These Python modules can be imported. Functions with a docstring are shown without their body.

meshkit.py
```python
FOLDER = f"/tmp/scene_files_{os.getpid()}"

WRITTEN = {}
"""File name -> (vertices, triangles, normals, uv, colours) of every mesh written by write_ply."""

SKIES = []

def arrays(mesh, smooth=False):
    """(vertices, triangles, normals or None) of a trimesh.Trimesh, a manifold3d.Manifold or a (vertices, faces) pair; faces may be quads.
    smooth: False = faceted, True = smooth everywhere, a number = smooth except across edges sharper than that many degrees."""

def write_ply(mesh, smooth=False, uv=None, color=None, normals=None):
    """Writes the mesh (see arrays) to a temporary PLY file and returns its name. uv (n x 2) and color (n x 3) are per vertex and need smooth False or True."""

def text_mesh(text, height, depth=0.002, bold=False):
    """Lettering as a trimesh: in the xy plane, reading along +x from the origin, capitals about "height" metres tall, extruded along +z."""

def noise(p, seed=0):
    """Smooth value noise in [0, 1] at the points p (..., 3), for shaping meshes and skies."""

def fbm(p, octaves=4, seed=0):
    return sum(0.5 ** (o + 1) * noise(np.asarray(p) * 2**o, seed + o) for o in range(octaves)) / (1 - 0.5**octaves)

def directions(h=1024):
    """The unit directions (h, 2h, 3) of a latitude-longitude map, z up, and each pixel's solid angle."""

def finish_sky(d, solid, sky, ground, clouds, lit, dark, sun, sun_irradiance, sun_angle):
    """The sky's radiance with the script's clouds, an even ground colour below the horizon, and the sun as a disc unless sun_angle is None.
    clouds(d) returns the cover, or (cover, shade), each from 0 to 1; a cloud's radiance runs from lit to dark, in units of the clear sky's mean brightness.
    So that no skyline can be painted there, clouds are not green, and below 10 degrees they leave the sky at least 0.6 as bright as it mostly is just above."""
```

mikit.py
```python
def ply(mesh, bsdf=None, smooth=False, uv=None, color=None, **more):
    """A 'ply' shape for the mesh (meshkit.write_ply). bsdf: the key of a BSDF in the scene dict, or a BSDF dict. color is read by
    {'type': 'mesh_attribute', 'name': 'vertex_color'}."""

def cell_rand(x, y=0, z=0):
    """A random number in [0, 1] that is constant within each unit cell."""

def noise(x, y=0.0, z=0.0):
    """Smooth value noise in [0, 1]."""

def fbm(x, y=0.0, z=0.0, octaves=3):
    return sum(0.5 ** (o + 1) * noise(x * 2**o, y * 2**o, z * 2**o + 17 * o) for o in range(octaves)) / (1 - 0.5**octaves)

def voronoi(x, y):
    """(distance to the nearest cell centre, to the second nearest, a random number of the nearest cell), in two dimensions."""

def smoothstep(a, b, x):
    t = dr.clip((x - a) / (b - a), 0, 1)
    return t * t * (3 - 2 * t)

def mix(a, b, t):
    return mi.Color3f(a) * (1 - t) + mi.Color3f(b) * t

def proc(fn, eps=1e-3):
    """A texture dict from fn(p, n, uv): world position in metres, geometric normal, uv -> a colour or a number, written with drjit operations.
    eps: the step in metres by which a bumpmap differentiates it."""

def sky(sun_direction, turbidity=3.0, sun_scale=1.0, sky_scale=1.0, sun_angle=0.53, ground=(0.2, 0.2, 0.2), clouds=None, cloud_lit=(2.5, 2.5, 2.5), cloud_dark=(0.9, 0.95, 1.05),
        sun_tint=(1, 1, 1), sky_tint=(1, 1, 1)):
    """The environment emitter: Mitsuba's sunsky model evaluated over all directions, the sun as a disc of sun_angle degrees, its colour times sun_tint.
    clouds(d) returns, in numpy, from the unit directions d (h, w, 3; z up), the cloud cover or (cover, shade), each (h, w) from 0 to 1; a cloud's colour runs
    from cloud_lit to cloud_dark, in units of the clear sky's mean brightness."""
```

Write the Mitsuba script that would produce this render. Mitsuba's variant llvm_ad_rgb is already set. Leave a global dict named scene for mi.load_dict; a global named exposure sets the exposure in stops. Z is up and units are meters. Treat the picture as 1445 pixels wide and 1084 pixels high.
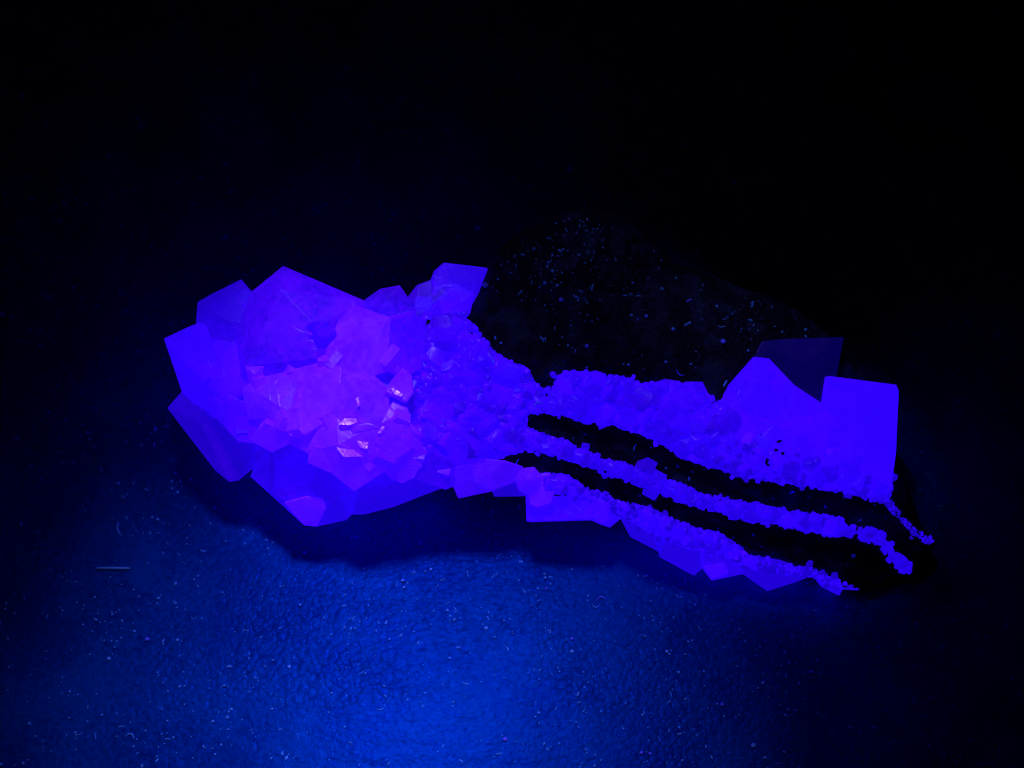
import math, random
import numpy as np, trimesh, manifold3d as m3
import mitsuba as mi, drjit as dr
import mikit, meshkit
from mikit import proc, fbm, noise, voronoi, smoothstep, mix
from shapely.geometry import Polygon, Point, LineString
T4 = mi.ScalarTransform4f
random.seed(7); RS = np.random.RandomState(7)
scene, labels = {}, {}

# ------------------------------------------------------------------ camera (looks 60 degrees down at the table)
W, H = 1445, 1084
FOV = 35.4
PITCH = math.radians(60)
D0 = 0.21
CENTRE = np.array([0.0, 0.0, 0.0175])
FWD = np.array([0, math.cos(PITCH), -math.sin(PITCH)])
RIGHT = np.array([1.0, 0, 0]); UP = np.cross(RIGHT, FWD)
EYE = CENTRE - D0 * FWD
scene['camera'] = {'type': 'thinlens', 'fov': FOV, 'fov_axis': 'x', 'near_clip': 0.01, 'far_clip': 10.0,
                   'aperture_radius': 0.0013, 'focus_distance': D0 - 0.006,
                   'to_world': T4().look_at(origin=EYE.tolist(), target=CENTRE.tolist(), up=[0, 0, 1])}
exposure = 0.0
# ------------------------------------------------------------------ the ultraviolet torch: a ring of small LEDs held above the specimen, with added fill spots
LAMP = np.array([-0.016, 0.036, 0.205]); AIM = np.array([-0.0175, -0.0440, 0.0])
LAMP_RGB = np.array([0.210, 0.140, 1.0]) * 0.185
ax = AIM - LAMP; ax /= np.linalg.norm(ax)
e1 = np.cross(ax, [1, 0, 0]); e1 /= np.linalg.norm(e1); e2 = np.cross(ax, e1)
# two torch beams, then three added ones that brighten cluster, right end and dome: (how many, ring radius, half angle of the beam, brightness, where the beam is aimed)
BEAMS = [(6, 0.0120, 14.0, 1.60, AIM), (6, 0.0070, 19.0, 0.30, AIM), (3, 0.0040, 6.0, 2.1, np.array([-0.022, 0.001, 0.018])), (3, 0.0095, 6.0, 1.15, np.array([0.033, -0.0010, 0.017])), (2, 0.0060, 6.0, 0.5, np.array([0.011, 0.018, 0.024]))]
n_led = 0
for count, ring, half, bright, aim in BEAMS:
    for k in range(count):
        a = 2 * math.pi * (k + 0.37 * ring * 1000) / count
        o = LAMP + ring * (math.cos(a) * e1 + math.sin(a) * e2)
        scene['torch_or_fill_led_%03d' % n_led] = {'type': 'spot', 'cutoff_angle': half, 'beam_width': 0.5,
            'intensity': {'type': 'rgb', 'value': (LAMP_RGB / 14 * bright).tolist()},
            'to_world': T4().look_at(origin=o.tolist(), target=(aim + (o - LAMP) * 0.3).tolist(), up=[0, 1, 0.1])}
        n_led += 1

TAN = math.tan(math.radians(FOV) / 2)
MM = 0.001
def P(x, y, t=0.0):
    """a point of the specimen's own frame: x, y along its broad face (in units of about a tenth of a millimetre), t millimetres proud of it"""
    d = D0 - t * MM
    return EYE + d * FWD + d * TAN * ((x - W / 2) / (W / 2)) * RIGHT - d * TAN * ((y - H / 2) / (W / 2)) * UP
def PV(x, y, t):
    x, y, t = np.broadcast_arrays(*[np.asarray(v, float) for v in (x, y, t)])
    d = (D0 - t * MM)[..., None]
    return EYE + d * FWD + d * TAN * ((x - W / 2) / (W / 2))[..., None] * RIGHT - d * TAN * ((y - H / 2) / (W / 2))[..., None] * UP
PX = D0 * 2 * TAN / W          # metres per unit

# ------------------------------------------------------------------ materials
def leather_h(p, n, uv):
    x, y = p.x * 1000, p.y * 1000
    wx = x + 0.9 * fbm(x * 0.7, y * 0.7, 3.0, 2); wy = y + 0.9 * fbm(x * 0.7, y * 0.7, 9.0, 2)
    a, b, c = voronoi(wx * 1.35, wy * 1.6)
    a2, b2, c2 = voronoi(wx * 3.0 + 7, wy * 3.3)
    w = smoothstep(0.35, 0.65, fbm(x * 0.09, y * 0.09, 2.0, 3))
    return 0.50 * (0.25 + 0.75 * w) * (1 - a * a * 1.6) * (0.6 + 0.4 * c) + 0.18 * (1 - a2 * a2) + 0.15 * fbm(x * 5, y * 5, 4.0, 2) + 0.6 * fbm(x * 0.4, y * 0.7, 6.0, 3)
def leather_c(p, n, uv):
    x, y = p.x * 1000, p.y * 1000
    v = fbm(x * 0.11, y * 0.11, 5.0, 4)
    f = fbm(x * 2.2, y * 2.2, 2.0, 3)
    return mix((0.0002, 0.050, 0.19), (0.0005, 0.125, 0.32), smoothstep(0.3, 0.7, 0.55 * v + 0.45 * f))
scene['m_leather'] = {'type': 'twosided', 'b': {'type': 'bumpmap', 'arbitrary': proc(leather_h, eps=6e-5), 'scale': 0.00011,
    'bsdf': {'type': 'principled', 'base_color': proc(leather_c), 'roughness': 0.32, 'specular': 0.10, 'spec_tint': 1.0}}}

def rock_c(p, n, uv):
    x, y, z = p.x * 1000, p.y * 1000, p.z * 1000
    v = fbm(x * 0.5, y * 0.5, z * 0.5, 4)
    return mix((0.003, 0.008, 0.010), (0.022, 0.050, 0.060), smoothstep(0.4, 0.75, v))
def rock_h(p, n, uv):
    x, y, z = p.x * 1000, p.y * 1000, p.z * 1000
    return fbm(x * 2.5, y * 2.5, z * 2.5, 4)
scene['m_rock'] = {'type': 'twosided', 'b': {'type': 'bumpmap', 'arbitrary': proc(rock_h, eps=5e-5), 'scale': 0.0007,
    'bsdf': {'type': 'principled', 'base_color': proc(rock_c), 'roughness': 0.6, 'specular': 0.25}}}

def fluor_h(p, n, uv):
    x, y, z = p.x * 1000, p.y * 1000, p.z * 1000
    g = 7 * fbm(x * 0.16 + 0.2 * z, y * 0.16, z * 0.22, 3); f = g - dr.floor(g)
    steps = dr.floor(g) + smoothstep(0.86, 1.0, f)                   # growth terraces
    return 0.45 * fbm(x * 0.5, y * 0.5, z * 0.5, 3) + 0.10 * fbm(x * 3.1, y * 3.1, z * 3.1, 3) + 0.22 * steps
def mk_fluor(key, lo, hi, em, rough=0.28, seed=0.0):
    def c(p, n, uv):
        x, y, z = p.x * 1000 + seed, p.y * 1000, p.z * 1000
        v = fbm(x * 0.28, y * 0.28, z * 0.28, 4)
        w = fbm(x * 1.6, y * 1.6, z * 1.6, 3)
        q1 = 0.30 * (x + 0.6 * y - 0.7 * z) + 0.5 * v; q2 = 0.23 * (0.8 * y + z - 0.5 * x) + 0.5 * v
        crack = dr.maximum(1 - smoothstep(0.0, 0.035, dr.abs(q1 - dr.floor(q1) - 0.5)), 1 - smoothstep(0.0, 0.03, dr.abs(q2 - dr.floor(q2) - 0.5))) * smoothstep(0.5, 0.66, w)
        return mix(lo, hi, dr.clip(smoothstep(0.30, 0.70, 0.65 * v + 0.35 * w) + 0.5 * crack, 0, 1.25))
    scene[key] = {'type': 'bumpmap', 'arbitrary': proc(fluor_h, eps=5e-5), 'scale': 0.00016,
        'bsdf': {'type': 'principled', 'base_color': proc(c), 'roughness': rough, 'eta': 1.43, 'spec_trans': 0.48}}
    EMIT[key] = em
EMIT = {}
mk_fluor('m_fluor', (0.16, 0.004, 0.45), (0.66, 0.018, 0.85), (0.0220, 0.0003, 0.84), 0.33)
mk_fluor('m_fluor_rosy', (0.60, 0.020, 0.60), (0.98, 0.110, 0.90), (0.040, 0.0010, 1.00), 0.28, 40.0)
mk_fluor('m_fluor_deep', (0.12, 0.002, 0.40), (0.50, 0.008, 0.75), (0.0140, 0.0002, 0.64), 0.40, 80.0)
mk_fluor('m_fluor_shaded', (0.012, 0.001, 0.05), (0.05, 0.002, 0.16), (0.0008, 0.0001, 0.055), 0.35, 120.0)  # dark base and weak glow hold the shade the rock would cast
scene['m_lint'] = {'type': 'twosided', 'b': {'type': 'principled', 'base_color': {'type': 'rgb', 'value': [0.20, 0.97, 0.98]}, 'roughness': 0.6}}
scene['m_lint_violet'] = {'type': 'twosided', 'b': {'type': 'principled', 'base_color': {'type': 'rgb', 'value': [0.22, 0.30, 0.97]}, 'roughness': 0.5}}

ER = np.random.RandomState(21)
def em(key, weight=0.0, scale=1.0):
    f = ER.uniform(0.66, 1.28) * scale                               # each crystal fluoresces a little differently
    return {'type': 'area', 'radiance': {'type': 'rgb', 'value': [f * v for v in EMIT[key]]}, 'sampling_weight': weight}

def numbered(name):
    k, n = name, 0
    while k in scene: n += 1; k = '%s_%03d' % (name, n)
    return k
def add(name, mesh, bsdf, smooth=False, glow=False, **lab):
    k = numbered(name)
    scene[k] = mikit.ply(mesh, bsdf, smooth=smooth)
    if glow: scene[k]['emitter'] = em(bsdf)
    if lab: labels[k] = lab
    return k

# ------------------------------------------------------------------ ground
gs = 1.5
g = trimesh.Trimesh([[-gs, -gs, 0], [gs, -gs, 0], [gs, gs, 0], [-gs, gs, 0]], [[0, 1, 2], [0, 2, 3]], process=False)
scene['ground'] = mikit.ply(g, 'm_leather')
labels['ground'] = {'label': 'dark grained leathery table surface lit by a blue ultraviolet beam', 'category': 'ground', 'kind': 'structure'}

# ------------------------------------------------------------------ dark rock body of the specimen
ROCK = [(305, 540), (330, 470), (400, 430), (500, 440), (600, 430), (660, 425), (678, 395), (705, 350), (760, 315), (830, 293), (890, 310), (950, 372), (1040, 405),
        (1130, 440), (1190, 490), (1240, 560), (1270, 660), (1300, 740), (1322, 768), (1300, 800), (1250, 828), (1190, 834), (1120, 806), (1050, 795), (930, 762), (860, 716),
        (740, 686), (640, 668), (560, 665), (470, 660), (380, 640), (320, 600)]
RC = np.array([770.0, 575.0])
ra = np.array([math.atan2(y - RC[1], x - RC[0]) for x, y in ROCK]); rr = np.array([math.hypot(x - RC[0], y - RC[1]) for x, y in ROCK])
o_ = np.argsort(ra); ra, rr = ra[o_], rr[o_]
ra3 = np.concatenate([ra - 2 * math.pi, ra, ra + 2 * math.pi]); rr3 = np.tile(rr, 3)
GROOVE = [LineString([(745, 600), (780, 600), (830, 615), (880, 630), (930, 645), (980, 670), (1040, 690), (1100, 700), (1165, 706), (1215, 718), (1250, 735), (1285, 765)]),
          LineString([(705, 642), (780, 655), (840, 675), (900, 697), (950, 720), (1000, 738), (1060, 757), (1120, 768), (1180, 785), (1240, 808)])]
def line_d(x, y, ls):
    c = np.array(ls.coords); p = np.stack([np.ravel(x), np.ravel(y)], 1); best = np.full(len(p), 1e9)
    for a, b in zip(c[:-1], c[1:]):
        ab = b - a; u = np.clip(((p - a) @ ab) / (ab @ ab), 0, 1)
        best = np.minimum(best, np.linalg.norm(p - a - u[:, None] * ab, axis=1))
    return best.reshape(np.shape(x))
def rock_t(x, y):
    x, y = np.asarray(x, float), np.asarray(y, float)
    th = np.arctan2(y - RC[1], x - RC[0]); R = np.interp(th, ra3, rr3)
    s = np.hypot(x - RC[0], y - RC[1]) / R
    t = -3.0 + 7.0 * np.sqrt(np.clip(1 - np.clip(s, 0, 1) ** 3, 0, 1))
    q = np.stack([x * 0.012, y * 0.012, x * 0], -1)
    t = t + 2.2 * (meshkit.fbm(q, 4, 3) - 0.5) + 1.1 * (np.abs(2 * meshkit.fbm(q * 3.3 + 5, 4, 8) - 1) - 0.25) * np.clip(1.15 - s, 0, 1)
    for ls in GROOVE: t = t - 1.6 * np.exp(-(line_d(x, y, ls) / 16.0) ** 2)
    return t
def make_rock():
    ns, na = 190, 620
    th = np.linspace(-math.pi, math.pi, na, endpoint=False)
    R = np.interp(th, ra3, rr3) * (1 + 0.012 * (meshkit.fbm(np.stack([np.cos(th) * 9, np.sin(th) * 9, th * 0], -1), 3, 5) - 0.5))
    s = np.sin(np.linspace(0, math.pi / 2, ns))
    S, A = np.meshgrid(s, np.arange(na), indexing='ij')
    X = RC[0] + S * R[A] * np.cos(th[A]); Y = RC[1] + S * R[A] * np.sin(th[A])
    top = PV(X, Y, rock_t(X, Y))
    back_t = -3.0 - 13.0 * np.sqrt(np.clip(1 - S ** 2.6, 0, 1)) + 1.5 * (meshkit.fbm(np.stack([X * .015, Y * .015, X * 0 + 7], -1), 3, 9) - 0.5)
    back = PV(X, Y, back_t)
    edge = np.abs(rock_t(X[-1], Y[-1]) - back_t[-1]).max()
    back[..., 2] = np.maximum(back[..., 2], 0.0003)
    back[-1] = top[-1]
    i, j = np.meshgrid(np.arange(ns - 1), np.arange(na), indexing='ij'); j2 = (j + 1) % na
    q = np.stack([i * na + j, i * na + j2, (i + 1) * na + j2, (i + 1) * na + j], -1).reshape(-1, 4)
    f = np.vstack([q[:, [0, 2, 1]], q[:, [0, 3, 2]]]); n = ns * na
    m = trimesh.Trimesh(np.vstack([top.reshape(-1, 3), back.reshape(-1, 3)]), np.vstack([f, f[:, ::-1] + n]), process=False)
    m.merge_vertices(); m.update_faces(m.nondegenerate_faces())
    m.fix_normals()
    return m
rock = make_rock()
S = 'mineral_specimen'
add(S + '__rock', rock, 'm_rock', smooth=40, label='dark non-glowing host rock with two black grooves between the glowing veins')
labels[S] = {'label': 'elongated rock specimen with glowing violet-blue cubic crystals and dark rock bands', 'category': 'mineral specimen'}

# ------------------------------------------------------------------ crystals
ICO = np.array(trimesh.creation.icosphere(subdivisions=1).vertices); ICO0 = np.array(trimesh.creation.icosahedron().vertices); ICO0 /= np.linalg.norm(ICO0[0])
def hull_mesh(pts, r, ball=ICO):
    """hull of small balls at the corners: a polyhedron with rounded edges"""
    q = (np.asarray(pts)[:, None] + r * ball[None]).reshape(-1, 3)
    m = m3.Manifold.hull_points(q.tolist()).to_mesh()
    return trimesh.Trimesh(m.vert_properties[:, :3].astype(float), m.tri_verts, process=False)
def box_axes(p0, p1, p2, p3):
    """edge vectors (metres) of the rectangular block whose nearest corner and its three edges project on the given points"""
    d = [np.array([q[0] - p0[0], -(q[1] - p0[1])], float) for q in (p1, p2, p3)]
    th = [math.atan2(v[1], v[0]) for v in d]
    l2 = np.array([math.sin(2 * (th[1] - th[2])), math.sin(2 * (th[2] - th[0])), math.sin(2 * (th[0] - th[1]))])
    if not ((l2 > 0).all() or (l2 < 0).all()):
        print('bad junction', p0, p1, p2, p3, np.degrees(th)); l2 = np.ones(3)
    l2 = np.clip(np.abs(l2) / np.abs(l2).sum() * 2, 0.02, 0.98)
    out = []
    for v, l in zip(d, np.sqrt(l2)):
        n = np.linalg.norm(v); L = n / l; z = math.sqrt(max(1 - l * l, 0))
        out.append(L * PX * (l * (v[0] * RIGHT + v[1] * UP) / n + z * FWD))
    return out
def cube(p0, p1, p2, p3, t, mat='m_fluor', r=0.28, steps=2, **lab):
    a, b, c = box_axes(p0, p1, p2, p3); o = P(p0[0], p0[1], t)
    pts = [o + i * a + j * b + k * c for i in (0, 1) for j in (0, 1) for k in (0, 1)]
    parts = [hull_mesh(pts, r * MM)]
    E = [a, b, c]
    for _ in range(steps):                                           # growth steps: thin plates on the faces that show
        k = RS.randint(3); u, v, w = E[(k + 1) % 3], E[(k + 2) % 3], E[k]
        u0, v0 = RS.uniform(0.0, 0.55, 2); u1, v1 = u0 + RS.uniform(0.25, 0.45), v0 + RS.uniform(0.25, 0.45)
        wl = np.linalg.norm(w); h = RS.uniform(0.06, 0.16) * MM
        q = [o + uu * u + vv * v + ww * w / wl for uu in (u0, u1) for vv in (v0, v1) for ww in (-h - r * MM, h * 2)]
        parts.append(hull_mesh(q, 0.05 * MM, ICO0))
    return add(S + '__crystal', trimesh.util.concatenate(parts), mat, smooth=25, glow=True, **lab)
def poly(pts, mat='m_fluor', back=7.0, shrink=0.75, r=0.22, **lab):
    """an irregular block: its visible corners (x, y, t), and behind them its smaller hidden side"""
    p = np.array(pts, float); c = p[:, :2].mean(0)
    front = [P(*q) for q in p]
    rear = [P(*(c + shrink * (q[:2] - c)), q[2] - back) for q in p]
    return add(S + '__crystal', hull_mesh(front + rear, r * MM), mat, smooth=25, glow=True, **lab)

def dome(outline, centre, t_edge, rise, back, ns=40, na=160, seed=1):
    a = np.array([math.atan2(y - centre[1], x - centre[0]) for x, y in outline]); r = np.array([math.hypot(x - centre[0], y - centre[1]) for x, y in outline])
    o = np.argsort(a); a, r = a[o], r[o]
    th = np.linspace(-math.pi, math.pi, na, endpoint=False)
    R = np.interp(th, np.concatenate([a - 2 * math.pi, a, a + 2 * math.pi]), np.tile(r, 3))
    Sg, A = np.meshgrid(np.sin(np.linspace(0, math.pi / 2, ns)), np.arange(na), indexing='ij')
    X = centre[0] + Sg * R[A] * np.cos(th[A]); Y = centre[1] + Sg * R[A] * np.sin(th[A])
    w = np.sqrt(np.clip(1 - Sg ** 2.6, 0, 1)); nz = meshkit.fbm(np.stack([X * .03, Y * .03, X * 0 + seed], -1), 4, seed) - 0.5
    top, bot = PV(X, Y, t_edge + rise * w + 2.0 * w * nz), PV(X, Y, t_edge - back * w)
    i, j = np.meshgrid(np.arange(ns - 1), np.arange(na), indexing='ij'); j2 = (j + 1) % na
    q = np.stack([i * na + j, i * na + j2, (i + 1) * na + j2, (i + 1) * na + j], -1).reshape(-1, 4)
    f = np.vstack([q[:, [0, 2, 1]], q[:, [0, 3, 2]]]); n = ns * na
    m = trimesh.Trimesh(np.vstack([top.reshape(-1, 3), bot.reshape(-1, 3)]), np.vstack([f, f[:, ::-1] + n]), process=False)
    m.merge_vertices(); m.update_faces(m.nondegenerate_faces()); m.fix_normals()
    return m
BULK = [(262, 500), (295, 440), (345, 415), (400, 400), (500, 438), (560, 425), (600, 425), (655, 430), (670, 480), (705, 520), (735, 545), (735, 600), (700, 640), (660, 668), (600, 665), (545, 658), (500, 678), (450, 645), (405, 620), (375, 630), (345, 615), (305, 560)]
add(S + '__crystal_mass', dome(BULK, (490, 545), -1.5, 4.2, 7.0), 'm_fluor', smooth=40, glow=True, label='massive glowing fluorite between and beneath the large crystals')
# the crystals of the big cluster, from the back of the specimen forwards
poly([(281, 428, 0), (298, 418, 0), (340, 397, 0), (360, 420, 0), (400, 470, 2), (345, 540, 2), (285, 500, 1.5), (279, 455, 0), (318, 452, 3)], 'm_fluor_deep')
poly([(234, 479, 0), (268, 463, 0.5), (300, 452, 1.2), (345, 470, 2.5), (352, 545, 4), (322, 567, 3.6), (256, 507, 2.6), (300, 590, 0), (259, 553, -1)], 'm_fluor')
poly([(400, 378, 2), (512, 426, 2), (520, 480, 2), (450, 545, 3), (342, 528, 4), (335, 470, 3), (357, 413, 2), (396, 409, 5.0), (447, 462, 5.8), (446, 505, 6.2), (347, 517, 5.8)], 'm_fluor', back=10)
poly([(513, 427, 0), (537, 410, 0), (563, 405, 0), (576, 424, 0), (585, 470, 0.5), (520, 470, 1.5), (548, 420, 1)], 'm_fluor_deep')
poly([(576, 422, 0), (590, 404, 0), (609, 397, 0), (640, 420, 1), (630, 470, 1.5), (585, 470, 1.5)], 'm_fluor_deep')
poly([(609, 398, 0), (614, 384, 0), (627, 373, 0), (686, 380, 0), (673, 405, 0), (663, 440, 0), (640, 460, 1), (606, 445, 1)], 'm_fluor')
poly([(643, 402, 2.0), (667, 416, 2.0), (661, 443, 1.6), (652, 428, 2.6), (605, 442, 2.5), (600, 475, 2.0), (645, 470, 2.0)], 'm_fluor', back=4)
poly([(500, 433, 4), (548, 449, 4.5), (566, 515, 5), (525, 530, 6.5), (447, 508, 5.5), (457, 478, 4.5), (478, 455, 4.2), (538, 465, 6.4)], 'm_fluor_rosy', back=8)
poly([(548, 449, 3.5), (583, 441, 3), (600, 470, 4), (592, 520, 5), (560, 535, 5.5), (545, 500, 6), (556, 462, 5.6)], 'm_fluor', back=6)
poly([(343, 550, 4), (362, 536, 4.5), (396, 528, 5), (430, 540, 6), (420, 590, 7.5), (385, 588, 6.5), (353, 590, 5.2), (370, 558, 6.5)], 'm_fluor_rosy', back=7)
poly([(392, 530, 5), (450, 508, 5.5), (480, 520, 6.6), (478, 585, 8.5), (430, 612, 8.6), (392, 585, 7)], 'm_fluor_rosy', back=8)
poly([(475, 520, 6), (525, 530, 6.5), (548, 550, 7.5), (545, 600, 9), (500, 610, 9.6), (470, 580, 8.6), (508, 556, 9.0)], 'm_fluor_rosy', back=8)
poly([(530, 520, 3.5), (600, 510, 3), (612, 590, 4), (590, 650, 4), (530, 640, 5), (520, 570, 5), (570, 580, 5.4)], 'm_fluor_deep', back=5)
poly([(360, 640, 1.0), (400, 612, 3.0), (450, 620, 3.4), (440, 680, 1.0), (380, 690, 0.0)], 'm_fluor_deep', back=4)
poly([(569, 524, 6.0), (578, 532, 6.6), (580, 554, 8), (572, 565, 8.6), (547, 553, 8.4), (556, 538, 7.4)], 'm_fluor_rosy', back=4, r=0.35)
poly([(555, 570, 8), (573, 578, 8), (582, 630, 8), (560, 645, 8.2), (532, 625, 9.0), (540, 598, 9.2)], 'm_fluor_rosy', back=5, r=0.3)
poly([(430, 590, 7), (475, 570, 8), (530, 600, 9), (545, 640, 8), (544, 662, 7.4), (515, 680, 6.9), (500, 691, 6.4), (480, 675, 6.4), (450, 651, 6.2), (432, 636, 6.5), (478, 628, 9.8), (512, 640, 9.2)], 'm_fluor_rosy', back=8)
poly([(357, 622, 4.5), (384, 636, 5), (400, 628, 5.5), (413, 622, 6.2), (410, 600, 7), (372, 596, 6), (365, 606, 5.8)], 'm_fluor_rosy', back=6)
poly([(411, 626, 6), (432, 636, 6.5), (450, 640, 7), (446, 605, 8), (415, 600, 7.2)], 'm_fluor_rosy', back=6)
poly([(288, 568, 2), (310, 572, 3.0), (338, 622, 4), (360, 624, 3.6), (360, 575, 4.6), (322, 560, 4)], 'm_fluor', back=6)
poly([(478, 599, 9.9), (498, 579, 9.6), (511, 596, 9.6), (496, 602, 9.7)], 'm_fluor_rosy', back=1.2, r=0.1)
# the deeper crystals under the ledge
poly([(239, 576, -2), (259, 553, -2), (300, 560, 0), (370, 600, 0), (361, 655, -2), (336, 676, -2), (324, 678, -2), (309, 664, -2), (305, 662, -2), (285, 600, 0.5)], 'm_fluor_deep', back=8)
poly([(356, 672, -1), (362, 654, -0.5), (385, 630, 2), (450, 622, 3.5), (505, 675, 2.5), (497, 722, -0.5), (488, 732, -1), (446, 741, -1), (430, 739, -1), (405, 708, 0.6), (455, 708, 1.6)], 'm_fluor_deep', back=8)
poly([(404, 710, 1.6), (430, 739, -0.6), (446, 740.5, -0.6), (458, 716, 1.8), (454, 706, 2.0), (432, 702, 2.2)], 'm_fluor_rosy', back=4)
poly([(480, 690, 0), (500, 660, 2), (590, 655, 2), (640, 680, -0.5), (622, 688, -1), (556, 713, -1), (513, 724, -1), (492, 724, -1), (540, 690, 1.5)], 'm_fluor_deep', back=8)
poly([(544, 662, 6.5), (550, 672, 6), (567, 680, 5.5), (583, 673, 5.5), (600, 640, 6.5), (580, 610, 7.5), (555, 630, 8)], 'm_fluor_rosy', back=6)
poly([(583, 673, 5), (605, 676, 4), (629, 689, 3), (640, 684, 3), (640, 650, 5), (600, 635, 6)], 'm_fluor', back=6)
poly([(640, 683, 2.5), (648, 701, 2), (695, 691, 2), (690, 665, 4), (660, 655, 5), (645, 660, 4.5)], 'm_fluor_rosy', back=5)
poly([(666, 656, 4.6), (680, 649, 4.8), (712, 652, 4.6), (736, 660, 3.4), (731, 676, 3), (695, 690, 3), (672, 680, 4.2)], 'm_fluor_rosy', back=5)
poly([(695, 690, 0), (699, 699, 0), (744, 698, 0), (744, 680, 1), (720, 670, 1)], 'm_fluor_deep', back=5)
poly([(731, 676, 3.2), (738, 665, 3.4), (752, 663, 3.4), (760, 673, 3.4), (757, 688, 3.2), (745, 694, 3), (735, 689, 3), (745, 678, 4.6)], 'm_fluor_rosy', back=3, r=0.4)
poly([(762, 672, 3), (774, 670, 3), (779, 680, 2.8), (770, 690, 2.6), (761, 684, 2.8)], 'm_fluor_rosy', back=3, r=0.3)
poly([(779, 684, 2.8), (791, 683, 2.8), (792, 694, 2.6), (780, 696, 2.6)], 'm_fluor_rosy', back=2, r=0.2)
poly([(748, 695, 2.4), (765, 688, 2.8), (780, 695, 2.8), (776, 708, 2.6), (758, 714, 2.4), (750, 710, 2.2)], 'm_fluor_rosy', back=3)
cube((830, 731), (746, 735), (829, 690), (834, 733.5), 1.6, 'm_fluor', r=0.25)
poly([(832, 694, 0.6), (850, 692, 0.4), (868, 706, 0.3), (875, 730, -0.6), (860, 742, -0.8), (848, 738, -0.5), (832, 731, 0.0), (852, 715, 2.0)], 'm_fluor', back=4)
poly([(838, 730, 1.4), (853, 718, 2.4), (858, 733, 1.2), (850, 737, 1.0)], 'm_fluor_rosy', back=2, r=0.15)
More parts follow.
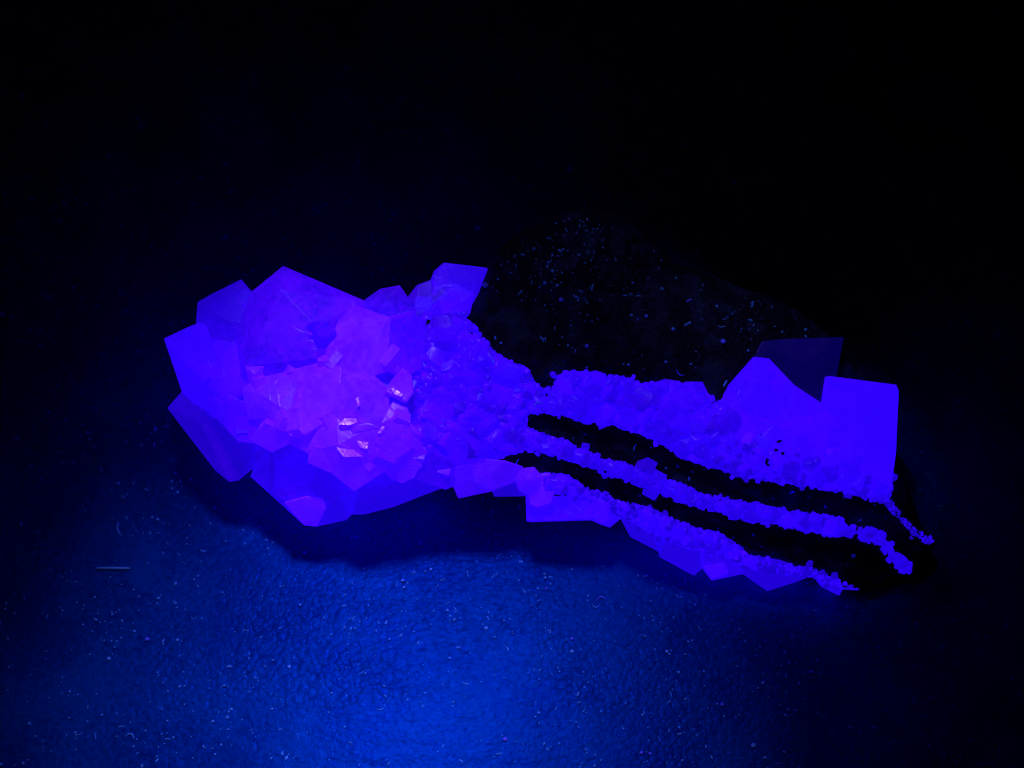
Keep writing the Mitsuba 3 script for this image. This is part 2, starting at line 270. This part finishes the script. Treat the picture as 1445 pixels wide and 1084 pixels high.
# the crystals along the lower edge
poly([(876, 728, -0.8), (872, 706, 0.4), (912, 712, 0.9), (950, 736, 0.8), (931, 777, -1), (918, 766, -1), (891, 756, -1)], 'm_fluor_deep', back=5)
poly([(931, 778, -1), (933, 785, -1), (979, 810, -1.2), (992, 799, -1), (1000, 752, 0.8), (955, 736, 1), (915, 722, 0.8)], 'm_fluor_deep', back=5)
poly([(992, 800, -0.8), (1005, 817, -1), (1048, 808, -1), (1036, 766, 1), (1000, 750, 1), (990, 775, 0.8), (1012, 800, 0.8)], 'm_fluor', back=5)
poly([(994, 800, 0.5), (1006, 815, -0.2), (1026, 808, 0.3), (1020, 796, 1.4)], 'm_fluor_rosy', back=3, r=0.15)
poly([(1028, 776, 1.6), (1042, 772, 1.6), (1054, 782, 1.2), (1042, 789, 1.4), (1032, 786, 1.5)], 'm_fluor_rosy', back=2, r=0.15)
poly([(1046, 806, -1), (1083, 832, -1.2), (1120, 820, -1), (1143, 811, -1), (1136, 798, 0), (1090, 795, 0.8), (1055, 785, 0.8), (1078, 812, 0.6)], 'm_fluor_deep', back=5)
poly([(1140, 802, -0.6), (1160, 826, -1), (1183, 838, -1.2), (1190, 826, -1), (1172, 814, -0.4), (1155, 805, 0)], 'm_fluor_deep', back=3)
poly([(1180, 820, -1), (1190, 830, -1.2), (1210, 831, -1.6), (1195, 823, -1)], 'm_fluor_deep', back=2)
# the crystals on the far right
def lifted(pts, dt): return [(x, y, t + dt) for x, y, t in pts]
poly(lifted([(1064, 506, 0), (1084, 508, 0), (1122, 548, 0.5), (1130, 600, 2.0), (1120, 640, 2.5), (1050, 645, 2.8), (1005, 600, 1.8), (1018, 558, 0.5), (1066, 545, 2.2)], 2.8), 'm_fluor', back=7)
poly(lifted([(1122, 547, 0.6), (1157, 570, 0.6), (1172, 598, 1.5), (1160, 650, 2.6), (1120, 655, 3.0), (1108, 590, 2.4)], 2.8), 'm_fluor', back=6)
poly(lifted([(1166, 534, 0), (1170, 533, 0), (1263, 545, 0), (1266, 552, 0), (1262, 640, 0.6), (1255, 690, 0.4), (1175, 685, 1.6), (1158, 600, 0.8), (1160, 575, 0.4)], 2.6), 'm_fluor', back=7)
poly(lifted([(1188, 640, 1.9), (1205, 624, 1.8), (1201, 650, 2.2), (1180, 676, 2.4), (1164, 660, 2.4), (1172, 640, 2.2)], 2.6), 'm_fluor', back=2)
poly(lifted([(1012, 560, 0), (1035, 556, 0.2), (1060, 590, 1.6), (1050, 640, 2.0), (1008, 620, 1.4), (1030, 590, 1.8)], 2.8), 'm_fluor', back=4)
poly(lifted([(1075, 600, 1), (1100, 590, 1), (1110, 618, 1.2), (1090, 640, 1.6), (1068, 632, 1.8)], 4.0), 'm_fluor', back=3)
poly(lifted([(1018, 615, 1), (1045, 605, 1), (1052, 640, 1.4), (1030, 662, 1.6), (1012, 645, 1.4)], 4.0), 'm_fluor', back=3)
poly([(1062, 512, 2.4), (1076, 484, 2.2), (1102, 481, 2.0), (1136, 492, 2.0), (1188, 478, 1.4), (1177, 535, 1.6), (1163, 582, 2.2), (1100, 560, 2.8), (1132, 515, 2.9)], 'm_fluor_shaded', back=5, label='blue crystal with half shade put into its dim colour, behind the pointed and square ones at the right end')
poly(lifted([(908, 566, 2.6), (918, 545, 2.0), (938, 537, 1.8), (958, 540, 2.2), (985, 562, 2.8), (980, 590, 3.4), (940, 600, 3.6), (915, 590, 3.2), (946, 566, 4.6)], 2.0), 'm_fluor', back=4)
poly(lifted([(968, 541, 1.0), (990, 541, 0.8), (999, 560, 0.6), (990, 585, 1.4), (970, 575, 1.6)], 3.2), 'm_fluor', back=3)
cube((907, 662), (893, 668), (920, 669), (915, 648), 5.2, 'm_fluor_deep', r=0.15, steps=0)
cube((927, 690), (912, 682), (941, 673), (925, 706), 5.2, 'm_fluor_deep', r=0.15, steps=0)

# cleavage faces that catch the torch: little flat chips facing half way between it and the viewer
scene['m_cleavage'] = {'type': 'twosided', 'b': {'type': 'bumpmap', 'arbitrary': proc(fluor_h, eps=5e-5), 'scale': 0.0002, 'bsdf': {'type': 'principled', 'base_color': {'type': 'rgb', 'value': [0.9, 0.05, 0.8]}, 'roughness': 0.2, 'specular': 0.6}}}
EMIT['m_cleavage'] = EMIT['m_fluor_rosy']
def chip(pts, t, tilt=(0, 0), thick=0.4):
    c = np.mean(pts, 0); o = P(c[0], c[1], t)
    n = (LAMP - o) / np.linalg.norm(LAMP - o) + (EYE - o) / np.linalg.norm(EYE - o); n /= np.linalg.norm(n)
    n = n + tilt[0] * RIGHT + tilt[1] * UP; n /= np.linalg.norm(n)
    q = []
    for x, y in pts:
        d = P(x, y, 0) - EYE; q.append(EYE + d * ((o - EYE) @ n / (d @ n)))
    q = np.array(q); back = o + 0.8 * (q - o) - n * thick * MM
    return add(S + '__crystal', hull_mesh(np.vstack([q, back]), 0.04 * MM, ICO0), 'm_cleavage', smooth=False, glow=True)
chip([(478, 599), (498, 579), (504, 596), (494, 600)], 9.9, (0.05, 0.05))
chip([(502, 563), (506, 560), (508, 572), (505, 574)], 9.8, (0.1, 0.0))
chip([(504, 622), (520, 625), (518, 634), (508, 631)], 9.8, (0.05, 0.08))
chip([(474, 620), (488, 628), (496, 640), (512, 644), (485, 645), (476, 634)], 9.8, (0.1, 0.06))
chip([(552, 548), (555, 547), (568, 556), (566, 560), (556, 556)], 9.3, (0.06, -0.02))
chip([(533, 611), (541, 599), (543, 603), (537, 612)], 9.6, (0.08, 0.0))
chip([(408, 602), (413, 605), (412, 615), (407, 612)], 8.4, (0.12, 0.05))
# ------------------------------------------------------------------ small crystals of the veins and the druse
def rot():
    q = RS.normal(size=4); q /= np.linalg.norm(q); return trimesh.transformations.quaternion_matrix(q)[:3, :3]
UNIT = [hull_mesh(np.array([[i, j, k] for i in (-.5, .5) for j in (-.5, .5) for k in (-.5, .5)]) * 0.86, 0.07, ICO0) for _ in range(1)][0]
ROUND = hull_mesh(np.array([[i, j, k] for i in (-.5, .5) for j in (-.5, .5) for k in (-.5, .5)]) * 0.5, 0.26, ICO0)
UV_, UF_, RV_, RF_ = np.array(UNIT.vertices), np.array(UNIT.faces), np.array(ROUND.vertices), np.array(ROUND.faces)
def small(x, y, size, lift, grain=True):
    R = rot(); sc = RS.uniform(0.75, 1.25, 3) * size * PX
    return ((RV_ if grain else UV_) * sc) @ R.T + P(x, y, lift)
def join(vs):
    n = len(RV_)
    return trimesh.Trimesh(np.vstack(vs), np.vstack([RF_ + n * i for i in range(len(vs))]), process=False)
budget = [300 - sum(k.startswith(S + '__crystal') for k in scene)]
def vein(region, holes, n, smin, smax, tfun, mat='m_fluor', mats=None, big=30, proud=0.0, holder=None, **lab):
    """a vein: the mass of its tiny crystals is one part, each larger crystal a part of the vein"""
    poly_ = region if isinstance(region, Polygon) else Polygon(region); x0, y0, x1, y1 = poly_.bounds
    got = []; wide = poly_.buffer(5)
    from shapely import contains_xy
    while len(got) < n:
        x, y = RS.uniform(x0, x1), RS.uniform(y0, y1)
        if not (contains_xy(poly_, x, y) or (RS.uniform() < 0.05 and contains_xy(wide, x, y))) or any(h.contains(Point(x, y)) for h in holes): continue
        s = smin + (smax - smin) * RS.uniform() ** 3.0
        room = poly_.exterior.distance(Point(x, y))
        got.append((x, y, min(s, max(smin, 1.3 * room + smin * 0.5))))
    got.sort(key=lambda g: -g[2])
    key = numbered(S + '__vein')
    tiny = [small(x, y, s, float(tfun(x, y)) + proud + 0.0) for x, y, s in got[big:]]
    sel = RS.uniform(size=len(tiny)) < 0.62
    scene[key] = mikit.ply(join([v for v, q in zip(tiny, sel) if q]), mat, smooth=True); scene[key]['emitter'] = em(mat, scale=0.85)
    labels[key] = {'kind': 'stuff', **lab}
    scene[key + '__grain'] = mikit.ply(join([v for v, q in zip(tiny, sel) if not q]), 'm_fluor', smooth=True); scene[key + '__grain']['emitter'] = em('m_fluor')
    labels[key + '__grain'] = {'kind': 'stuff'}
    for i, (x, y, s) in enumerate(got[:big]):
        mm_ = mats[RS.randint(len(mats))] if mats else mat
        round_ = i % 7 < 5
        V = small(x, y, s * (1.05 if round_ else 0.9), float(tfun(x, y)) + proud + 0.1, round_)
        k = numbered(key + '__crystal')
        scene[k] = mikit.ply(trimesh.Trimesh(V, RF_ if round_ else UF_, process=False), mm_, smooth=35); scene[k]['emitter'] = em(mm_)
UPPER = [(722, 528), (748, 552), (780, 548), (785, 531), (800, 525), (845, 524), (870, 531), (905, 540), (935, 539), (990, 545), (1003, 572), (1020, 566), (1060, 590), (1120, 590), (1160, 600), (1180, 660), (1245, 660), (1258, 690),
         (1250, 702), (1215, 698), (1165, 688), (1100, 680), (1040, 671), (1000, 659), (960, 645), (930, 624), (900, 612), (870, 600), (830, 598), (800, 588), (765, 581), (740, 585), (715, 560)]
MIDL = LineString([(712, 612), (735, 617), (770, 627), (800, 637), (840, 652), (880, 666), (920, 682), (950, 692), (980, 704), (1010, 712), (1050, 722), (1100, 730), (1150, 738), (1200, 747)])
MID2 = LineString([(1220, 754), (1242, 757), (1253, 778), (1282, 804)])
TAIL = LineString([(1225, 700), (1252, 708), (1270, 730), (1290, 750), (1312, 764)])
LOWER = [(742, 668), (770, 668), (800, 671), (818, 682), (832, 694), (850, 692), (870, 706), (900, 713), (925, 721), (960, 738), (990, 747), (1012, 751), (1036, 766), (1060, 786), (1092, 794), (1143, 801), (1166, 812),
         (1206, 829), (1185, 830), (1140, 812), (1085, 808), (1050, 800), (1025, 786), (985, 778), (950, 766), (915, 750), (885, 732), (850, 716), (825, 704), (790, 697), (748, 690)]
SLOPE = [(585, 445), (605, 440), (655, 442), (668, 462), (690, 490), (715, 511), (745, 523), (768, 560), (740, 590), (748, 615), (760, 632), (720, 640), (700, 645), (672, 652), (640, 682), (600, 672), (575, 640), (585, 580), (592, 520)]
dark = [Point(886, 592).buffer(7), Point(771, 559).buffer(6), Point(1098, 625).buffer(9), Point(1083, 650).buffer(7), Point(1126, 664).buffer(6), Point(957, 617).buffer(3), Point(972, 628).buffer(4)]
def wavy(line, lo, hi, seed):
    from shapely import union_all
    r = np.random.RandomState(seed); L = line.length; out = []
    for q in np.arange(0, L, 5.0):
        c = line.interpolate(q); w = lo + (hi - lo) * float(meshkit.noise(np.array([q * 0.035, seed, 0.5]), seed))
        out.append(Point(c.x, c.y + r.uniform(-1.5, 1.5)).buffer(w))
    return union_all(out)
flat = lambda b: (lambda x, y: rock_t(x, y) + b)
vein(SLOPE, [Point(624, 448).buffer(6), Point(652, 450).buffer(4), Point(607, 505).buffer(5), Point(583, 560).buffer(6), Point(634, 590).buffer(5), Point(665, 560).buffer(4)], 1150, 9, 36, flat(0.6), 'm_fluor_deep', ['m_fluor', 'm_fluor', 'm_fluor_deep'], 60, label='rough granular slope of small glowing crystals on the big cluster')  # darker material on the tiny grains puts crevice shade into their colour
vein(UPPER, dark, 2300, 6, 32, flat(0.5), 'm_fluor_deep', ['m_fluor', 'm_fluor_deep', 'm_fluor_deep'], 52, label='broad granular crystal band below the bare dark rock')
vein(wavy(MIDL, 7, 16, 3), [], 800, 6, 30, flat(0.9), 'm_fluor_deep', ['m_fluor_deep', 'm_fluor_deep', 'm_fluor'], 34, label='thin wavy crystal vein between the two black bands')
vein(wavy(MID2, 5, 12, 5), [], 130, 6, 24, flat(0.3), 'm_fluor_deep', None, 8, label='short broken continuation of the thin wavy vein')
vein(wavy(TAIL, 2.5, 6.5, 8), [], 110, 4, 11, flat(0.4), 'm_fluor_deep', None, 0, label='narrow crystal thread running off the right tip')
vein(LOWER, [], 950, 5, 22, lambda x, y: np.maximum(rock_t(x, y) + 0.7, 1.0), 'm_fluor_deep', ['m_fluor_deep', 'm_fluor'], 24, label='jagged crystal fringe along the lower edge')

def hit(x, y, tri):
    d = P(x, y, 0) - EYE; d /= np.linalg.norm(d)
    e, f = tri[:, 1] - tri[:, 0], tri[:, 2] - tri[:, 0]; h = np.cross(d, f); a = (e * h).sum(1); a = np.where(np.abs(a) < 1e-16, 1e-16, a)
    q = EYE - tri[:, 0]; u = (q * h).sum(1) / a; c = np.cross(q, e); v = (c * d).sum(1) / a; t = (f * c).sum(1) / a
    ok = (u >= 0) & (v >= 0) & (u + v <= 1) & (t > 0)
    if not ok.any(): return None
    i = np.argmin(np.where(ok, t, 1e9)); return EYE + t[i] * d, np.cross(e[i], f[i]) / np.linalg.norm(np.cross(e[i], f[i]))
TRI = []
for k in list(scene):
    if k.startswith(S + '__crystal') and 'mass' not in k:
        v, f = meshkit.WRITTEN[scene[k]['filename']][:2]; TRI.append(np.asarray(v, float)[f])
TRI = np.vstack(TRI)
SPOTS = [(345, 548), (352, 540), (368, 532), (388, 526), (412, 522), (440, 512), (452, 506), (470, 512), (495, 525), (520, 532), (455, 478), (450, 470), (540, 470), (552, 500), (565, 518), (470, 560), (472, 585), (430, 606), (415, 596), (398, 590),
         (372, 600), (362, 612), (340, 610), (332, 590), (322, 570), (300, 545), (300, 575), (520, 604), (542, 596), (546, 640), (556, 650), (585, 640), (600, 640), (592, 660), (630, 670), (500, 600), (446, 640), (515, 655), (560, 590), (572, 612),
         (610, 440), (640, 455), (596, 430), (1030, 610), (1048, 590), (1060, 625), (1085, 600), (1078, 580), (1112, 600), (1130, 625), (1140, 600), (1165, 640), (1180, 620), (1195, 655), (1170, 665), (1215, 640), (1230, 665), (1245, 650), (1205, 690), (1240, 690)]
for x, y in SPOTS:                                                   # small crystals grown on and between the large ones
    x, y = x + RS.normal() * 4, y + RS.normal() * 4
    g_ = hit(x, y, TRI)
    if g_ is None or (x > 1000 and y < 612) or (x < 660 and RS.uniform() < 0.3) or min(math.hypot(x - a, y - b) for a, b in ((495, 592), (500, 632), (560, 553), (538, 606))) < 24: continue
    p_, n_ = g_; n_ = n_ if n_ @ FWD < 0 else -n_
    size = RS.uniform(9, 26) * PX; R = rot(); size *= 1.25 if x > 1000 else 1.0; sc = RS.uniform(0.6, 1.7, 3) * size
    V = (UV_ * sc) @ R.T + p_ - n_ * size * RS.uniform(0.3, 0.55)
    mm_ = 'm_fluor_rosy' if 340 < x < 640 and y > 500 or x > 1000 and RS.uniform() < 0.3 else 'm_fluor_deep' if RS.uniform() < 0.4 else 'm_fluor'
    add(S + '__crystal', trimesh.Trimesh(V, UF_, process=False), mm_, smooth=30, glow=True)
CRUST = [(1008, 650), (1040, 622), (1075, 610), (1110, 632), (1150, 640), (1185, 650), (1225, 668), (1252, 664), (1262, 690), (1252, 704), (1215, 699), (1165, 689), (1100, 681), (1040, 671)]
vein(CRUST, dark, 520, 7, 24, flat(2.5), 'm_fluor_deep', ['m_fluor', 'm_fluor_deep'], 26, label='crumbly crust of small crystals at the foot of the pointed and square crystals')
for x, y, r, t in [(1078, 628, 4, 5.9), (1112, 655, 5, 5.5), (1138, 672, 4, 5.0), (1100, 622, 5, 5.5), (1092, 636, 5, 5.6), (1083, 652, 7, 5.7), (1104, 642, 5, 5.8), (1126, 666, 6, 5.2), (957, 617, 4, 2.4), (604, 455, 3.5, 4.4), (632, 492, 3, 4.4), (668, 468, 6, 3.2), (700, 560, 4, 3.2), (640, 612, 5, 4.0)]:
    V = RS.normal(size=(9, 3)); V /= np.linalg.norm(V, axis=1)[:, None]; V *= np.array([1.5, 0.55, 0.8]) * r * PX * RS.uniform(0.6, 1.2, (9, 1))
    add(S + '__pit_shade', hull_mesh(V @ rot().T + P(x, y, t), 0.03 * MM, ICO0), 'm_rock', smooth=20)  # dark lumps standing in for the shade of small pits

# ------------------------------------------------------------------ lint and dust
def fibre(c, normal, length, width, bend, ang, kink=0.0):
    """a short strand, four sided; kink makes it crooked"""
    n = np.asarray(normal, float); n /= np.linalg.norm(n)
    a = np.cross(n, [0.3, 0.9, 0.1]); a /= np.linalg.norm(a); b = np.cross(n, a)
    u = math.cos(ang) * a + math.sin(ang) * b; v = np.cross(n, u)
    s = np.linspace(-0.5, 0.5, 5)
    off = bend * s ** 2 + (kink * RS.normal(size=5) if kink else 0)
    path = np.asarray(c) + length * (s[:, None] * u + np.reshape(off, (5, 1)) * v) + n * width * 0.6
    k = np.arange(4) * math.pi / 2
    rad = width / 2 * (np.array([0.5, 1, 1, 1, 0.5]) if not kink else RS.uniform(0.5, 1.4, 5))
    V = (path[:, None] + rad[:, None, None] * (np.cos(k)[None, :, None] * v + np.sin(k)[None, :, None] * n)).reshape(-1, 3)
    F = []
    for i in range(4):
        for j in range(4):
            j2 = (j + 1) % 4; F += [[i * 4 + j, i * 4 + j2, i * 4 + 4 + j2], [i * 4 + j, i * 4 + 4 + j2, i * 4 + 4 + j]]
    F += [[0, 2, 1], [0, 3, 2], [16, 17, 18], [16, 18, 19]]
    return V, np.array(F)
OCT = np.array([[1, 0, 0], [-1, 0, 0], [0, 1, 0], [0, -1, 0], [0, 0, 1], [0, 0, -1.0]]); OCTF = np.array([[0, 2, 4], [2, 1, 4], [1, 3, 4], [3, 0, 4], [2, 0, 5], [1, 2, 5], [3, 1, 5], [0, 3, 5]])
def speck(c, r):
    """an irregular grain of dust"""
    return (OCT * RS.uniform(0.5, 1.3, (6, 1)) * RS.uniform(0.6, 1.3, 3) * r) @ rot().T + c, OCTF
def join2(l):
    at = 0; V, F = [], []
    for v, f in l: V.append(v); F.append(f + at); at += len(v)
    return trimesh.Trimesh(np.vstack(V), np.vstack(F), process=False)
def onground(x, y):
    d = P(x, y, 0) - EYE; return EYE + d * (EYE[2] / -d[2])
pile = []
for i in range(20000):
    c = np.array([RS.uniform(-0.115, 0.115), RS.uniform(-0.072, 0.12), 0])
    if meshkit.fbm(c * 330, 4, 2) < RS.uniform(0.30, 0.62): continue
    if i % 3:
        r = (0.10 + 0.20 * RS.uniform() ** 3) * MM
        pile.append(speck(c + [0, 0, r * 0.7], r))
    else:
        s = RS.uniform() ** 5
        w = (0.13 + 0.12 * RS.uniform() ** 2) * MM
        pile.append(fibre(c, [RS.uniform(-.4, .4), RS.uniform(-.4, .4), 1], (0.22 + 0.8 * s) * MM, w, RS.uniform(-0.6, 0.6), RS.uniform(0, 6.28), 0.16))
add('ground_lint', join2(pile), 'm_lint', label='scattered pale blue lint and dust specks all over the dark table surface', category='lint', kind='stuff')
pile = []
for i in range(420):
    if i < 190: x, y = RS.normal(815, 45), RS.normal(352, 50)
    elif i < 330: x, y = RS.uniform(690, 1130), RS.uniform(330, 530)
    elif i < 370: x, y = RS.normal(1060, 45), RS.normal(445, 22)
    else: x = RS.uniform(800, 1250); y = np.interp(x, [800, 900, 1000, 1100, 1250], [606, 634, 676, 700, 735]) + RS.normal() * 12 + (62 if i % 2 else 0)
    th = math.atan2(y - RC[1], x - RC[0])
    if math.hypot(x - RC[0], y - RC[1]) > 0.97 * np.interp(th, ra3, rr3): continue
    s = RS.uniform() ** 4; c = P(x, y, float(rock_t(x, y)) + 0.08)
    if i % 4: pile.append(speck(c, (0.09 + 0.22 * s) * MM))
    else: pile.append(fibre(c, -FWD, (0.25 + 0.7 * s) * MM, (0.12 + 0.12 * RS.uniform()) * MM, RS.uniform(-.6, .6), RS.uniform(0, 6.28), 0.16))
add('rock_lint', join2(pile), 'm_lint', label='fine pale specks and fibres dusted over the bare dark rock', category='lint', kind='stuff')

# single motes, beads and strands that stand out
BEAD = trimesh.creation.icosphere(subdivisions=2)
def bead(x, y, r, label, mat='m_lint', t=None, name='dust_bead', squash=0.7):
    c = onground(x, y) if t is None else P(x, y, t)
    V = np.array(BEAD.vertices); V = V * (1 + 0.25 * (meshkit.noise(V * 2.3 + x, 4)[:, None] - 0.5)) * [1, 1, squash] * r * MM + c + [0, 0, r * squash * 0.9 * MM]
    k = add(name, trimesh.Trimesh(V, BEAD.faces, process=False), mat, smooth=True, label=label, category='dust bead')
def strand(x, y, L, w, bend, ang, label, mat='m_lint', t=None, name='lint_strand'):
    c, n = (onground(x, y), [0, 0, 1]) if t is None else (P(x, y, t), -FWD)
    V, F = fibre(c, n, L * MM, w * MM, bend, ang)
    add(name, trimesh.Trimesh(V, F, process=False), mat, smooth=True, label=label, category='lint strand')
bead(686, 887, 0.24, 'bright pale bead on the table in the lower middle, nearest to the picture centre line')
bead(807, 902, 0.22, 'upper one of two pale blue beads close together on the lit table', 'm_lint_violet')
bead(807, 920, 0.26, 'lower one of two pale blue beads close together on the lit table')
bead(941, 920, 0.22, 'lone pale bead on the table to the right of the bead pair')
bead(1063, 1053, 0.32, 'brightest cyan bead on the table near the bottom edge, right of centre')
bead(608, 804, 0.2, 'pale bead just outside the shadow under the big crystal cluster')
bead(771, 831, 0.2, 'small blue bead at the rim of the specimen shadow, below the block-shaped crystal', 'm_lint_violet')
bead(1145, 949, 0.24, 'violet bead on the dim table at lower right, farthest right of the larger beads', 'm_lint_violet')
bead(1200, 1027, 0.2, 'faint bead on the dark table in the lower right corner area', 'm_lint_violet')
bead(905, 1063, 0.24, 'left one of a violet bead pair at the bottom edge', 'm_lint_violet')
bead(917, 1064, 0.22, 'right one of a violet bead pair at the bottom edge', 'm_lint_violet')
bead(713, 1044, 0.3, 'deep violet speck on the brightest table area near the bottom', 'm_lint_violet')
bead(1019, 995, 0.26, 'violet bead on the table below the jagged lower crystal edge', 'm_lint_violet')
bead(208, 903, 0.3, 'blue mote on the dim table at lower left', 'm_lint_violet')
bead(154, 930, 0.26, 'pale mote left of the blue mote at lower left')
bead(1204, 786, 0.32, 'bright blue mote on the dark rock near the right tip', 'm_lint_violet', 3.0)
bead(792, 424, 0.3, 'blue mote in the middle of the bare rounded rock lobe', 'm_lint_violet', float(rock_t(792, 424)) + 0.1)
bead(828, 489, 0.28, 'blue mote low on the rock lobe above the broad crystal band', 'm_lint_violet', float(rock_t(828, 489)) + 0.1)
bead(912, 447, 0.26, 'blue mote on the sloping rock right of the rounded lobe', 'm_lint_violet', float(rock_t(912, 447)) + 0.1)
bead(1020, 483, 0.34, 'violet mote on the rock left of the pointed crystal', 'm_lint_violet', float(rock_t(1020, 483)) + 0.1)
bead(685, 404, 0.4, 'blue mote at the left edge of the rock lobe beside the top crystal', 'm_lint_violet', float(rock_t(690, 404)) + 0.3)
bead(674, 323, 0.45, 'faint violet mote on the dark table beyond the rock lobe, left of it', 'm_lint_violet')
bead(804, 240, 0.45, 'faint violet mote on the dark table above the top of the rock lobe', 'm_lint_violet')
bead(1036, 257, 0.45, 'very faint mote on the dark table at upper right', 'm_lint_violet')
strand(848, 843, 1.5, 0.26, 1.6, 0.4, 'curled blue lint strand at the edge of the specimen shadow', 'm_lint_violet')
strand(840, 858, 1.1, 0.2, -2.0, 0.2, 'dim curved lint strand below the curled blue one')
strand(185, 1036, 1.3, 0.28, 1.6, 0.1, 'curved cyan lint strand in the lower left corner')
strand(160, 803, 4.6, 0.42, 0.0, -2.82, 'faint straight dash of lint lying level on the dark table at left', 'm_lint')
strand(166, 747, 2.2, 0.2, 0.6, 2.2, 'pale tuft of lint on the dark table left of the big cluster')
strand(895, 631, 1.0, 0.2, 0.5, 1.5, 'short cyan strand inside the upper black groove', 'm_lint', float(rock_t(895, 631)) + 0.15)
strand(1023, 541, 1.0, 0.24, 0.1, 1.4, 'short cyan strand on rock against the left flank of the pointed crystal', 'm_lint', float(rock_t(1023, 541)) + 0.8)
strand(758, 568, 1.4, 0.16, 1.6, 0.7, 'thin curved strand at the head of the upper black groove', 'm_lint', float(rock_t(758, 568)) + 1.8)
strand(958, 528, 1.3, 0.16, 0.8, 2.8, 'thin upright strand above the rounded crystal of the broad band', 'm_lint_violet', float(rock_t(958, 528)) + 0.4)
strand(972, 424, 0.9, 0.24, 0.2, 0.8, 'short blue strand high on the sloping rock', 'm_lint_violet', float(rock_t(972, 424)) + 0.15)
strand(697, 512, 1.4, 0.18, 0.3, 2.4, 'thin pale strand on the granular slope beside the rock lobe', 'm_lint', float(rock_t(697, 512)) + 2.0)
strand(729, 653, 1.2, 0.16, 0.2, 1.5, 'thin cyan strand at the head of the lower black groove', 'm_lint', float(rock_t(729, 653)) + 0.6)
